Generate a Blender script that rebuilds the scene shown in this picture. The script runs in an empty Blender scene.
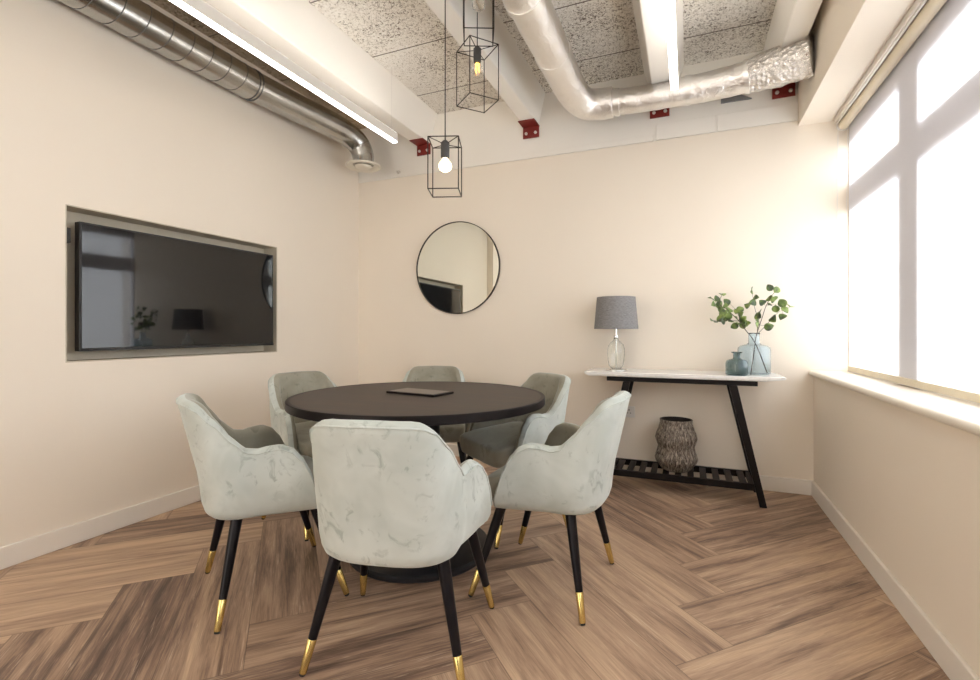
import bpy, bmesh, math, random
from mathutils import Vector, Matrix, noise
PI = math.pi
rnd = random.Random(7)
sc = bpy.context.scene
COL = sc.collection

# ------------------------------------------------------------------ camera
F_PX, H_CAM, PSI = 480.0, 1.10, math.radians(22.4)
CP, SP = math.cos(PSI), math.sin(PSI)
def W(lat, dep):                       # camera-floor coordinates -> room coordinates
    return (lat * CP - dep * SP, lat * SP + dep * CP)
def at_plane_y(px, py, Y):             # pixel -> point on the vertical plane y=Y
    a = (px - 490) / F_PX
    dx, dy = -SP + a * CP, CP + a * SP
    t = Y / dy
    return Vector((dx * t, Y, H_CAM + (331 - py) / F_PX * t))
cd = bpy.data.cameras.new('camera'); cam = bpy.data.objects.new('camera', cd); COL.objects.link(cam)
cam.location = (0, 0, H_CAM); cam.rotation_euler = (PI / 2, 0, PSI)
cd.sensor_width = 36; cd.lens = F_PX / 980 * 36; cd.shift_y = -9 / 980; cd.clip_start = .02
sc.camera = cam

# ------------------------------------------------------------------ materials
def mat(name, color=(.8, .8, .8), rough=.5, metal=0., **kw):
    m = bpy.data.materials.new(name); m.use_nodes = True
    b = m.node_tree.nodes['Principled BSDF']
    b.inputs['Base Color'].default_value = (*color, 1)
    b.inputs['Roughness'].default_value = rough
    b.inputs['Metallic'].default_value = metal
    for k, v in kw.items():
        b.inputs[k.replace('_', ' ')].default_value = v
    return m
def nt(m):
    t = m.node_tree
    return t, t.nodes['Principled BSDF']
class G:                               # tiny node-graph helper
    def __init__(s, m):
        s.t, s.b = nt(m); s.N = s.t.nodes; s.L = s.t.links
    def n(s, typ, **kw):
        x = s.N.new(typ)
        for k, v in kw.items(): setattr(x, k, v)
        return x
    def put(s, sock, v):
        if hasattr(v, 'is_output') or isinstance(v, bpy.types.NodeSocket): s.L.new(v, sock)
        else: sock.default_value = v
    def math(s, op, a, b=0., c=None):
        x = s.n('ShaderNodeMath', operation=op); s.put(x.inputs[0], a); s.put(x.inputs[1], b)
        if c is not None: s.put(x.inputs[2], c)
        return x.outputs[0]
    def obj(s): return s.n('ShaderNodeTexCoord').outputs['Object']
    def noise(s, vec, scale, detail=3., rough=.5, dist=0.):
        x = s.n('ShaderNodeTexNoise'); s.put(x.inputs['Vector'], vec); x.inputs['Scale'].default_value = scale
        x.inputs['Detail'].default_value = detail; x.inputs['Roughness'].default_value = rough; x.inputs['Distortion'].default_value = dist
        return x.outputs['Fac']
    def ramp(s, f, stops, interp='LINEAR'):
        x = s.n('ShaderNodeValToRGB'); s.put(x.inputs[0], f); e = x.color_ramp.elements; x.color_ramp.interpolation = interp
        while len(e) < len(stops): e.new(.5)
        for i, (p, c) in enumerate(stops):
            e[i].position = p; e[i].color = (*c, 1) if len(c) == 3 else c
        return x.outputs[0]
    def mapv(s, vec, scale=(1, 1, 1), loc=(0, 0, 0), rot=(0, 0, 0)):
        x = s.n('ShaderNodeMapping'); s.put(x.inputs[0], vec); x.inputs['Scale'].default_value = scale
        x.inputs['Location'].default_value = loc; x.inputs['Rotation'].default_value = rot
        return x.outputs[0]
    def mix(s, f, a, b, blend='MIX'):
        x = s.n('ShaderNodeMix', data_type='RGBA', blend_type=blend); s.put(x.inputs[0], f)
        for k, v in ((6, a), (7, b)):
            if isinstance(v, tuple): v = (*v, 1) if len(v) == 3 else v
            s.put(x.inputs[k], v)
        return x.outputs[2]
    def bump(s, h, strength=.3, dist=.01):
        x = s.n('ShaderNodeBump'); s.put(x.inputs['Height'], h); x.inputs['Strength'].default_value = strength; x.inputs['Distance'].default_value = dist
        s.L.new(x.outputs[0], s.b.inputs['Normal'])
    def color(s, c): s.put(s.b.inputs['Base Color'], c)

def paint(name, c, var=.03, bumps=.05):
    m = mat(name, c, .75); g = G(m); o = g.obj()
    n1 = g.noise(o, 1.3, 3)
    g.color(g.mix(n1, tuple(x * (1 - var) for x in c), tuple(min(1, x * (1 + var)) for x in c)))
    g.bump(g.noise(o, 160, 2), bumps, .002)
    return m
M_wall = paint('cream wall paint', (.875, .796, .687))
M_white = paint('white painted concrete', (.90, .865, .80), .05, .25)
M_trim = paint('satin trim paint', (.85, .80, .73)); M_trim.node_tree.nodes['Principled BSDF'].inputs['Roughness'].default_value = .45
M_sill = mat('gloss sill paint', (.86, .80, .70), .3)
M_chdoor = mat('charcoal of added door', (.05, .052, .058), .4)
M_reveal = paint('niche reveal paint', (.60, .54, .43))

# woodwool ceiling slab
M_slab = mat('wood wool ceiling board', (.7, .65, .57), .95); g = G(M_slab); o = g.obj()
fib = g.noise(g.mapv(o, (1, 1, 1)), 62, 5, .72, 1.4)
patch = g.noise(o, 2.2, 4, .6)
thr = g.math('ADD', fib, g.math('MULTIPLY', g.math('SUBTRACT', patch, .5), .28))
c1 = g.ramp(thr, [(.33, (.045, .033, .025)), (.405, (.25, .20, .15)), (.45, (.80, .75, .67)), (.60, (.93, .90, .84))])
sx = g.n('ShaderNodeSeparateXYZ'); g.L.new(o, sx.inputs[0])
fy = g.math('FRACT', g.math('DIVIDE', g.math('ADD', g.math('SUBTRACT', sx.outputs[1], 3.447), 12.2), .61))
joint = g.math('LESS_THAN', fy, .014)
leftbay = g.math('LESS_THAN', sx.outputs[0], -2.3)                 # the bay by the long wall is bare, unpainted board
c2 = g.mix(leftbay, c1, g.mix(.8, c1, (.56, .43, .28), 'MULTIPLY'))
g.color(g.mix(joint, c2, (.13, .10, .08)))
g.bump(fib, .8, .012)

# herringbone floor
M_floor = mat('herringbone oak plank floor', (.4, .3, .2), .42); g = G(M_floor); o = g.obj()
WP, NP = .262, 4
FX0, FY0 = .148, 0.0
mp = g.mapv(o, (1, 1, 1), (-FX0, -2.246, 0)); sx = g.n('ShaderNodeSeparateXYZ'); g.L.new(mp, sx.inputs[0])
q = 1 / math.sqrt(2) / WP
u = g.math('MULTIPLY', g.math('ADD', sx.outputs[0], sx.outputs[1]), q)
v = g.math('MULTIPLY', g.math('SUBTRACT', sx.outputs[1], sx.outputs[0]), q)
iu, iv = g.math('FLOOR', u), g.math('FLOOR', v)
fu, fv = g.math('FRACT', u), g.math('FRACT', v)
dm = g.math('SUBTRACT', iu, iv)
mm = g.math('SUBTRACT', dm, g.math('MULTIPLY', g.math('FLOOR', g.math('DIVIDE', g.math('ADD', dm, .01), 2. * NP)), 2. * NP))
hor = g.math('LESS_THAN', mm, NP - .5)
def sel(a, b):                        # a when horizontal
    return g.math('ADD', g.math('MULTIPLY', hor, a), g.math('MULTIPLY', g.math('SUBTRACT', 1., hor), b))
mv = g.math('SUBTRACT', 2. * NP - 1, mm)
along = sel(g.math('ADD', mm, fu), g.math('ADD', mv, fv))
across = sel(fv, fu)
ida = sel(g.math('SUBTRACT', iu, mm), g.math('ADD', iu, 37.))
idb = sel(g.math('ADD', iv, 91.), g.math('SUBTRACT', iv, mv))
cid = g.n('ShaderNodeCombineXYZ'); g.L.new(ida, cid.inputs[0]); g.L.new(idb, cid.inputs[1])
wn = g.n('ShaderNodeTexWhiteNoise', noise_dimensions='3D'); g.L.new(cid.outputs[0], wn.inputs['Vector'])
rr = wn.outputs['Value']
pc = g.n('ShaderNodeCombineXYZ')
g.put(pc.inputs[0], g.math('ADD', g.math('MULTIPLY', along, .36), g.math('MULTIPLY', rr, 37.)))
g.put(pc.inputs[1], g.math('MULTIPLY', across, 4.3)); g.put(pc.inputs[2], g.math('MULTIPLY', rr, 91.))
streak = g.noise(pc.outputs[0], 1.1, 5, .6, .5)
pf = g.n('ShaderNodeCombineXYZ')
g.put(pf.inputs[0], g.math('ADD', g.math('MULTIPLY', along, 1.3), g.math('MULTIPLY', rr, 11.)))
g.put(pf.inputs[1], g.math('MULTIPLY', across, 30.)); g.put(pf.inputs[2], g.math('MULTIPLY', rr, 17.))
fine = g.noise(pf.outputs[0], 1.2, 4, .65, 1.1)
tone = g.math('ADD', g.math('ADD', g.math('MULTIPLY', g.math('SUBTRACT', streak, .5), 1.2), g.math('MULTIPLY', g.math('SUBTRACT', rr, .5), .34)), g.math('MULTIPLY', g.math('SUBTRACT', fine, .5), .6))
cc = g.ramp(g.math('ADD', tone, .5), [(.14, (.085, .050, .036)), (.34, (.215, .135, .095)), (.52, (.40, .265, .18)), (.82, (.62, .44, .295))])
pale = g.ramp(fine, [(.57, (0, 0, 0)), (.66, (1, 1, 1))]); patch = g.ramp(g.noise(pc.outputs[0], 1.3, 3), [(.48, (0, 0, 0)), (.60, (1, 1, 1))])
cc = g.mix(g.math('MULTIPLY', g.math('MULTIPLY', pale, patch), .6), cc, (.62, .50, .38))
# joints between planks
e1 = g.math('MINIMUM', across, g.math('SUBTRACT', 1., across)); e2 = g.math('MINIMUM', along, g.math('SUBTRACT', float(NP), along))
ed = g.math('LESS_THAN', g.math('MINIMUM', e1, e2), .0065)
g.color(g.mix(g.math('MULTIPLY', ed, .55), cc, (.09, .06, .04)))
g.put(g.b.inputs['Roughness'], g.math('ADD', .36, g.math('MULTIPLY', fine, .16)))
g.bump(fine, .25, .002)

# velvet
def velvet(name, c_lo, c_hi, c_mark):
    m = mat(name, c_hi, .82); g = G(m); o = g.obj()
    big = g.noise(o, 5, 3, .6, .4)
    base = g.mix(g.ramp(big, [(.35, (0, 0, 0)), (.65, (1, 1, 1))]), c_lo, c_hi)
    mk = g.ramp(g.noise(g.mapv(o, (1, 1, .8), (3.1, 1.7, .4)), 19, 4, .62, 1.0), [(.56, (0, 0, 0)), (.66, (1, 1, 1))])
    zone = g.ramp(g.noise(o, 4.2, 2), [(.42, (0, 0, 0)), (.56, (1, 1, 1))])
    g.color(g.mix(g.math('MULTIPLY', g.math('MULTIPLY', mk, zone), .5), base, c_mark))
    g.b.inputs['Sheen Weight'].default_value = .55; g.b.inputs['Sheen Roughness'].default_value = .38
    g.b.inputs['Sheen Tint'].default_value = (.93, 1, .97, 1)
    g.b.inputs['Specular IOR Level'].default_value = .2
    g.bump(g.noise(o, 420, 2), .12, .001)
    return m
M_velvet = velvet('sage grey crushed velvet', (.455, .49, .455), (.57, .605, .57), (.20, .23, .205))
M_velvet_shaded = velvet('sage velvet with inner shade', (.27, .255, .20), (.34, .325, .265), (.16, .155, .125))  # darker velvet copy: shade inside the chairs put into the colour
M_leg = mat('dark lacquered wood', (.006, .005, .007), .28, Specular_IOR_Level=.22)
M_brass = mat('brushed brass', (.74, .57, .22), .26, 1.)
M_rubber = mat('black rubber', (.012, .012, .012), .7)

# dark table wood
M_wood = mat('espresso stained oak', (.06, .045, .04), .45); g = G(M_wood); o = g.obj()
w1 = g.noise(g.mapv(o, (2.2, 26, 26), rot=(0, 0, .5)), 1.6, 5, .6, .6)
g.color(g.ramp(w1, [(.3, (.026, .017, .013)), (.5, (.048, .033, .026)), (.7, (.085, .060, .045))]))
g.b.inputs['Specular IOR Level'].default_value = .35; g.put(g.b.inputs['Roughness'], g.math('ADD', .42, g.math('MULTIPLY', w1, .15))); g.bump(w1, .12, .002)
M_wooddk = mat('black brown stained wood', (.009, .006, .006), .45, Specular_IOR_Level=.2)
M_tbase = mat('black powder coated steel', (.010, .010, .013), .38)
M_black = mat('black metal', (.015, .013, .012), .45)
M_lid = mat('brown lid veneer', (.09, .07, .06), .3)
M_wire = mat('bronze black wire', (.030, .022, .016), .45, .4)
M_holder = mat('dark grey lamp holder', (.05, .048, .046), .5)
M_screen = mat('black glass screen', (.004, .004, .005), .035); M_screen.node_tree.nodes['Principled BSDF'].inputs['Specular IOR Level'].default_value = .6
M_mirror = mat('silvered mirror', (.80, .82, .76), .0, 1.)
M_marble = mat('white marble', (.86, .84, .80), .18); g = G(M_marble); o = g.obj()
g.color(g.ramp(g.noise(o, 3.4, 8, .62, 2.0), [(.44, (.90, .89, .87)), (.50, (.84, .83, .81)), (.56, (.90, .89, .87))]))
M_shade = mat('grey linen shade', (.25, .245, .25), .9); g = G(M_shade); o = g.obj()
wv = g.n('ShaderNodeTexNoise'); g.put(wv.inputs['Vector'], g.mapv(o, (60, 60, 420))); wv.inputs['Scale'].default_value = 1.; 
g.color(g.ramp(wv.outputs['Fac'], [(.3, (.17, .165, .17)), (.7, (.30, .295, .30))])); g.bump(wv.outputs['Fac'], .3, .001)
M_chrome = mat('chrome', (.75, .74, .72), .12, 1.)
def glass(name, c, rough=0.): 
    m = mat(name, c, rough); b = m.node_tree.nodes['Principled BSDF']; b.inputs['Transmission Weight'].default_value = 1.; b.inputs['IOR'].default_value = 1.45
    return m
M_clear = glass('clear glass', (.96, .97, .96)); M_blue = glass('pale blue glass', (.79, .89, .96)); M_teal = glass('smoky teal glass', (.42, .52, .54))
M_bulbglass = glass('bulb glass', (1, .96, .88))
# thin window pane: clear sheet with a faint surface reflection
M_pane = bpy.data.materials.new('window glass'); M_pane.use_nodes = True; t = M_pane.node_tree; t.nodes.clear()
tr = t.nodes.new('ShaderNodeBsdfTransparent'); gl = t.nodes.new('ShaderNodeBsdfGlossy'); gl.inputs[1].default_value = .02
mx = t.nodes.new('ShaderNodeMixShader'); mx.inputs[0].default_value = .06; ou = t.nodes.new('ShaderNodeOutputMaterial')
t.links.new(tr.outputs[0], mx.inputs[1]); t.links.new(gl.outputs[0], mx.inputs[2]); t.links.new(mx.outputs[0], ou.inputs[0])
# roller-blind cloth: diffuses daylight, lets a little straight through the weave
M_blind = bpy.data.materials.new('translucent blind cloth'); M_blind.use_nodes = True; t = M_blind.node_tree; t.nodes.clear()
tl = t.nodes.new('ShaderNodeBsdfTranslucent'); tl.inputs[0].default_value = (.93, .92, .92, 1)
df = t.nodes.new('ShaderNodeBsdfDiffuse'); df.inputs[0].default_value = (.90, .90, .94, 1)
tp = t.nodes.new('ShaderNodeBsdfTransparent')
m1 = t.nodes.new('ShaderNodeMixShader'); m1.inputs[0].default_value = .42; m2 = t.nodes.new('ShaderNodeMixShader'); m2.inputs[0].default_value = .33
ou = t.nodes.new('ShaderNodeOutputMaterial')
t.links.new(tl.outputs[0], m1.inputs[1]); t.links.new(df.outputs[0], m1.inputs[2]); t.links.new(m1.outputs[0], m2.inputs[1]); t.links.new(tp.outputs[0], m2.inputs[2]); t.links.new(m2.outputs[0], ou.inputs[0])
M_frame = mat('white window frame', (.80, .82, .90), .4)
M_bar = mat('cream blind bar', (.70, .62, .47), .4)
M_galv = mat('galvanised steel', (.56, .55, .52), .24, 1.); g = G(M_galv); o = g.obj()
sp = g.noise(g.mapv(o, (6, 1.2, 6)), 3, 3, .6, .3); g.color(g.ramp(sp, [(.35, (.44, .44, .43)), (.65, (.53, .53, .51))]))
M_seam = mat('dark lock seam', (.16, .155, .15), .4, 1.)
M_foil = mat('crinkled foil wrap', (.88, .86, .84), .17, 1.); g = G(M_foil); o = g.obj()
vo = g.n('ShaderNodeTexVoronoi', feature='F1'); g.put(vo.inputs['Vector'], g.mapv(o, (1, 1, 1))); vo.inputs['Scale'].default_value = 38; cr = g.math('ADD', vo.outputs['Distance'], g.noise(o, 22, 5, .7, 1.6)); g.bump(cr, .9, .011)
M_foilsm = mat('taut foil wrap', (.90, .88, .86), .34, 1.); g = G(M_foilsm); o = g.obj(); g.bump(g.noise(g.mapv(o, (1, .6, 1)), 15, 5, .68, 1.4), .55, .016)
M_tape = mat('foil tape', (.9, .89, .87), .38, 1.)
M_red = mat('red oxide steel', (.21, .018, .012), .5)
M_bolt = mat('zinc bolt', (.75, .72, .68), .35, .7)
M_gapgrey = mat('dark grey gap colour', (.22, .22, .225), .5, .3)
M_plastic = mat('white plastic', (.80, .77, .72), .35)
M_ivory = mat('ivory enamel', (.78, .74, .64), .4)
def emit(name, c, s):
    m = mat(name, c, .5); b = m.node_tree.nodes['Principled BSDF']; b.inputs['Emission Color'].default_value = (*c, 1); b.inputs['Emission Strength'].default_value = s; return m
M_tube = emit('luminous diffuser', (1, .97, .92), 7.)
M_up = emit('added uplight glow', (1, .96, .90), 7.)  # glow on the housing tops, added to brighten the ceiling
M_fil = emit('glowing filament', (1, .62, .22), 45.)
M_filament_weak = emit('warm filament', (1, .55, .08), 3.5)
M_bulbon = emit('lit frosted bulb', (1, .84, .52), 3.)
M_leaf = mat('eucalyptus leaf', (.16, .24, .08), .45); g = G(M_leaf); o = g.obj()
g.color(g.ramp(g.noise(o, 16, 2, .5), [(.38, (.055, .085, .04)), (.5, (.13, .20, .05)), (.64, (.27, .36, .10))]))
g.b.inputs['Subsurface Weight'].default_value = 0.
M_stem = mat('brown stem', (.09, .06, .045), .6)
M_weavein = mat('darkened basket interior', (.022, .017, .014), .95)  # darkness inside the basket put into the colour, no separate lining
M_weave = mat('grey washed seagrass weave', (.2, .17, .14), .9)
g = G(M_weave); o = g.obj(); sx = g.n('ShaderNodeSeparateXYZ'); g.L.new(o, sx.inputs[0])
ang = g.math('ARCTAN2', sx.outputs[1], sx.outputs[0])
cv = g.n('ShaderNodeCombineXYZ'); g.put(cv.inputs[0], g.math('MULTIPLY', ang, 14.)); g.put(cv.inputs[1], g.math('MULTIPLY', sx.outputs[2], 26.))
n1 = g.noise(cv.outputs[0], 1.2, 5, .75, .6)
hw = g.math('ABSOLUTE', g.math('SINE', g.math('MULTIPLY', sx.outputs[2], 620.)))
n2 = g.math('ADD', n1, g.math('MULTIPLY', g.math('SUBTRACT', hw, .5), .10))
g.color(g.ramp(n2, [(.40, (.045, .034, .028)), (.50, (.15, .12, .095)), (.60, (.38, .33, .27)), (.72, (.56, .51, .44))])); g.bump(n2, .7, .006)

# ------------------------------------------------------------------ mesh helpers
def tag(o, label, cat, group=None, kind=None):
    if label: o['label'] = label
    if cat: o['category'] = cat
    if group: o['group'] = group
    if kind: o['kind'] = kind
    return o
def link(name, bm, m, parent=None, smooth=None, loc=None, bevel=0., subsurf=0, recalc=True):
    if recalc: bmesh.ops.recalc_face_normals(bm, faces=bm.faces)
    me = bpy.data.meshes.new(name); bm.to_mesh(me); bm.free()
    ms = m if isinstance(m, (list, tuple)) else [m]
    for x in ms: me.materials.append(x)
    o = bpy.data.objects.new(name, me); COL.objects.link(o)
    if parent is not None: o.parent = parent
    if loc is not None: o.location = loc
    if bevel:
        b = o.modifiers.new('bevel', 'BEVEL'); b.width = bevel; b.segments = 3; b.limit_method = 'ANGLE'; b.angle_limit = .6; b.harden_normals = False
    if subsurf:
        s = o.modifiers.new('sub', 'SUBSURF'); s.levels = subsurf; s.render_levels = subsurf
    if smooth is not None or bevel:
        for p in me.polygons: p.use_smooth = True
        if smooth is not None and smooth < 3:
            me.set_sharp_from_angle(angle=smooth)
        elif smooth is None:
            me.set_sharp_from_angle(angle=.6)
    return o
def empty(name, loc=(0, 0, 0), rz=0.):
    o = bpy.data.objects.new(name, None); COL.objects.link(o); o.location = loc; o.rotation_euler = (0, 0, rz); o.empty_display_size = .1
    return o
def box(bm, x0, x1, y0, y1, z0, z1):
    v = [bm.verts.new((x, y, z)) for z in (z0, z1) for x, y in ((x0, y0), (x1, y0), (x1, y1), (x0, y1))]
    for f in ((3, 2, 1, 0), (4, 5, 6, 7), (0, 1, 5, 4), (1, 2, 6, 5), (2, 3, 7, 6), (3, 0, 4, 7)):
        bm.faces.new([v[i] for i in f])
    return v
def prism(bm, pts, axis, a, b):        # polygon in the other two axes extruded along axis a..b
    def P(p, c):
        return {'x': (c, p[0], p[1]), 'y': (p[0], c, p[1]), 'z': (p[0], p[1], c)}[axis]
    A = [bm.verts.new(P(p, a)) for p in pts]; B = [bm.verts.new(P(p, b)) for p in pts]
    bm.faces.new(A); bm.faces.new(B[::-1]); n = len(pts)
    for i in range(n): bm.faces.new((A[i], A[(i + 1) % n], B[(i + 1) % n], B[i]))
def tube(bm, pts, r, seg=12, caps=True, mi=0):
    pts = [Vector(p) for p in pts]; n = len(pts)
    rs = r if isinstance(r, (list, tuple)) else [r] * n
    T = []
    for i in range(n):
        d = pts[min(i + 1, n - 1)] - pts[max(i - 1, 0)]; T.append(d.normalized())
    up = Vector((0, 0, 1)) if abs(T[0].z) < .9 else Vector((1, 0, 0))
    nrm = (up - T[0] * up.dot(T[0])).normalized(); rings = []
    for i in range(n):
        nrm = (nrm - T[i] * nrm.dot(T[i])).normalized(); bi = T[i].cross(nrm)
        rings.append([bm.verts.new(pts[i] + (nrm * math.cos(2 * PI * k / seg) + bi * math.sin(2 * PI * k / seg)) * rs[i]) for k in range(seg)])
    fs = []
    for i in range(n - 1):
        for k in range(seg):
            fs.append(bm.faces.new((rings[i][k], rings[i][(k + 1) % seg], rings[i + 1][(k + 1) % seg], rings[i + 1][k])))
    if caps: fs.append(bm.faces.new(rings[0][::-1])); fs.append(bm.faces.new(rings[-1]))
    for f in fs: f.material_index = mi
    return rings
def lathe(bm, prof, seg=48, cx=0., cy=0., cap=True):
    rings = []
    for r, z in prof:
        if r < 1e-5: rings.append([bm.verts.new((cx, cy, z))])
        else: rings.append([bm.verts.new((cx + r * math.cos(2 * PI * k / seg), cy + r * math.sin(2 * PI * k / seg), z)) for k in range(seg)])
    for a, b in zip(rings, rings[1:]):
        for k in range(seg):
            k2 = (k + 1) % seg
            if len(a) == 1 and len(b) == 1: continue
            if len(a) == 1: bm.faces.new((a[0], b[k2], b[k]))
            elif len(b) == 1: bm.faces.new((a[k], a[k2], b[0]))
            else: bm.faces.new((a[k], a[k2], b[k2], b[k]))
    if cap:
        if len(rings[0]) > 1: bm.faces.new(rings[0][::-1])
        if len(rings[-1]) > 1: bm.faces.new(rings[-1])
def smooth_pts(ctrl, n=8):             # Catmull-Rom
    P = [Vector(p) for p in ctrl]; P = [P[0] * 2 - P[1]] + P + [P[-1] * 2 - P[-2]]; out = []
    for i in range(1, len(P) - 2):
        for k in range(n):
            t = k / n; a, b, c, d = P[i - 1], P[i], P[i + 1], P[i + 2]
            out.append(.5 * ((2 * b) + (c - a) * t + (2 * a - 5 * b + 4 * c - d) * t * t + (3 * b - a - 3 * c + d) * t ** 3))
    out.append(P[-2]); return out
def copy_tree(o, parent=None):
    c = o.copy(); COL.objects.link(c); c.parent = parent
    for ch in [x for x in bpy.data.objects if x.parent == o]:
        copy_tree(ch, c)
    return c
def struct(name, bm, m, **kw):
    o = link(name, bm, m, **kw)
    if o.parent is None: o['kind'] = 'structure'
    return o
def interp(x, xs, ys):
    if x <= xs[0]: return ys[0]
    for i in range(len(xs) - 1):
        if x <= xs[i + 1]:
            t = (x - xs[i]) / (xs[i + 1] - xs[i]); t = t * t * (3 - 2 * t) * .5 + t * .5
            return ys[i] + (ys[i + 1] - ys[i]) * t
    return ys[-1]

# ------------------------------------------------------------------ room shell
XL, XR, YB, YF = -2.939, .779, 3.80, -2.6
ZW, ZS = 2.524, 3.05
bm = bmesh.new(); box(bm, -3.3, 1.3, YF, 4.2, -.1, 0); struct('floor', bm, M_floor)
bm = bmesh.new(); box(bm, -3.3, 1.3, YF, 4.2, ZS, ZS + .12); struct('ceiling', bm, M_slab)
bm = bmesh.new(); box(bm, -3.2, 1.25, YB, YB + .15, 0, ZW); struct('wall_back', bm, M_wall)
# painted concrete band above the plasterboard, its long shadow line and raised cover boards
bm = bmesh.new(); box(bm, -3.2, 1.25, YB + .012, YB + .15, ZW, ZS)
struct('trim_1', bm, M_white)
bm = bmesh.new()
for x0, x1, z0, z1 in ((-.22, .185, ZW + .006, ZW + .125), (.195, .69, ZW + .006, ZW + .125), (-2.9, -.24, ZW + .006, ZW + .05)):
    box(bm, x0, x1, YB + .002, YB + .0125, z0, z1)
struct('trim_2', bm, M_white, bevel=.002)
# left wall with the television niche
NY0, NY1, NZ0, NZ1, ND = 1.44, 2.807, .937, 1.749, .13
bm = bmesh.new()
box(bm, XL - .2, XL, .55, NY0, 0, ZS); box(bm, XL - .2, XL, NY1, YB, 0, ZS)
box(bm, XL - .2, XL, NY0, NY1, 0, NZ0); box(bm, XL - .2, XL, NY0, NY1, NZ1, ZS)
box(bm, XL - .2, XL + .10, YF, .55, 0, ZS)
struct('wall_left', bm, M_wall)
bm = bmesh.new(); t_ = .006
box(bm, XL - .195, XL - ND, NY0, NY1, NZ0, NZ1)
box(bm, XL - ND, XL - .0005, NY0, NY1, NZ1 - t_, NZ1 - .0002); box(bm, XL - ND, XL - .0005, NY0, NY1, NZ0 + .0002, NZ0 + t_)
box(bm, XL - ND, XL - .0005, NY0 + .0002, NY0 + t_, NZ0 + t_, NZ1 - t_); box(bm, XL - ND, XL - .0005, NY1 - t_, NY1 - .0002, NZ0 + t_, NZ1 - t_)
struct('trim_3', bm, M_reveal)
# right wall below the window, header and jamb
bm = bmesh.new(); box(bm, XR, 1.25, YF, YB, 0, .80); struct('wall_right', bm, M_wall)
bm = bmesh.new(); box(bm, .69, 1.25, YF, YB, 2.488, ZS); struct('trim_4', bm, M_wall)
# rear end of the room: unseen, its wide opening made up to let daylight in
bm = bmesh.new(); box(bm, XL, XR + .4, YF - .12, YF, 2.45, ZS); box(bm, XR - .25, 1.25, YF - .12, YF, 0, 2.45); box(bm, -1.25, -1.05, YF - .12, YF, 0, 2.45)
struct('wall_front', bm, M_wall)
dr = bmesh.new(); box(dr, -1.05, XR - .25, YF - .09, YF - .03, 0, 2.45); struct('door_added', dr, M_chdoor)  # made-up dark door, gives mirror and television something dark to reflect
# baseboards
def skirting(name, x0, x1, y0, y1, top=.10):
    bm = bmesh.new(); box(bm, x0, x1, y0, y1, 0, top); return struct(name, bm, M_trim, bevel=.004)
skirting('baseboard_left', XL, XL + .016, .55, YB - .016, .102)
skirting('baseboard_back', XL, XR, YB - .016, YB)
skirting('baseboard_right', XR - .016, XR, YF, YB - .016)
# beams: tapered precast ribs under the slab
def beam(name, xc, wb, wt, x_l=None):
    bm = bmesh.new()
    prism(bm, [(xc - wb / 2, 2.793), (xc + wb / 2, 2.793), (xc + wt / 2, ZS + .01), (xc - wt / 2, ZS + .01)], 'y', YF, YB + .012)
    return struct(name, bm, M_white, bevel=.008)
beam('trim_5', -2.225, .14, .30); beam('trim_6', -1.194, .116, .235); beam('trim_7', -.166, .13, .285); beam('trim_8', .578, .125, .19)

# window: frame, panes, sill
win = empty('window_1', (0, 0, 0)); win['kind'] = 'structure'
WX0, WX1 = .978, 1.04
muls = [(3.785, YB)] + [(2.755 - 1.05 * k, 2.995 - 1.05 * k) for k in range(6)]
bm = bmesh.new()
ys0, ys1 = YF, YB
box(bm, WX0, WX1, ys0, ys1, .80, .858); box(bm, WX0, WX1, ys0, ys1, 1.868, 2.050); box(bm, WX0, WX1, ys0, ys1, 2.305, 2.50)
for a, b in muls:
    box(bm, WX0 - .004, WX1 + .004, max(a, YF), b, .80, 2.50)
struct('window_frame', bm, M_frame, parent=win, bevel=.004)
for k in range(len(muls) - 1):
    a, b = muls[k + 1][1], muls[k][0]
    for z0, z1 in ((.858, 1.868), (2.050, 2.305)):
        if b < YF: continue
        bm = bmesh.new(); box(bm, 1.02, 1.026, max(a, YF), b, z0, z1); struct('window_pane', bm, M_pane, parent=win)
# sill board with a round nose
bm = bmesh.new(); ang = [(-PI / 2 - PI * i / 10) for i in range(11)]
pts = [(.985, .800), (.985, .836)] + [(.770 + .018 * math.cos(a), .818 + .018 * math.sin(a)) for a in [PI / 2 + PI * i / 10 for i in range(11)]]
prism(bm, pts, 'y', YF, YB - .0005); s = struct('window_sill', bm, M_sill, parent=win, smooth=.6)

# ------------------------------------------------------------------ roller blind
bl = empty('roller_blind', (.935, 2.0, 2.44))
tag(bl, 'white translucent roller blind drawn down over the whole bright window', 'blind')
by0, by1 = -2.4, 3.755
bm = bmesh.new(); tube(bm, [(0, by0 - 2, 0), (0, by1 - 2, 0)], .030, 24); link('roller_tube', bm, M_bar, bl, smooth=.6)
bm = bmesh.new(); box(bm, -.045, -.035, by0 - 2, by1 - 2, .005, .03); box(bm, -.045, .03, by0 - 2, by1 - 2, .034, .047); box(bm, -.052, -.045, by0 - 2, by1 - 2, .012, .052)
link('mounting_rail', bm, M_bolt, bl)
bm = bmesh.new(); lathe(bm, [(.0, 0), (.036, 0), (.036, .012), (0, .012)], 24)
bmesh.ops.rotate(bm, verts=bm.verts, cent=(0, 0, 0), matrix=Matrix.Rotation(PI / 2, 3, 'X')); bmesh.ops.translate(bm, verts=bm.verts, vec=(0, by1 - 2 + .018, 0))
link('end_bracket', bm, M_plastic, bl, smooth=.6)
bm = bmesh.new()
z_b = .874 - 2.44
vs = [bm.verts.new(p) for p in ((.030, by0 - 2, 0), (.030, by1 - 2, 0), (.030, by1 - 2, z_b), (.030, by0 - 2, z_b))]; bm.faces.new(vs)
link('blind_fabric', bm, M_blind, bl)
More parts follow.
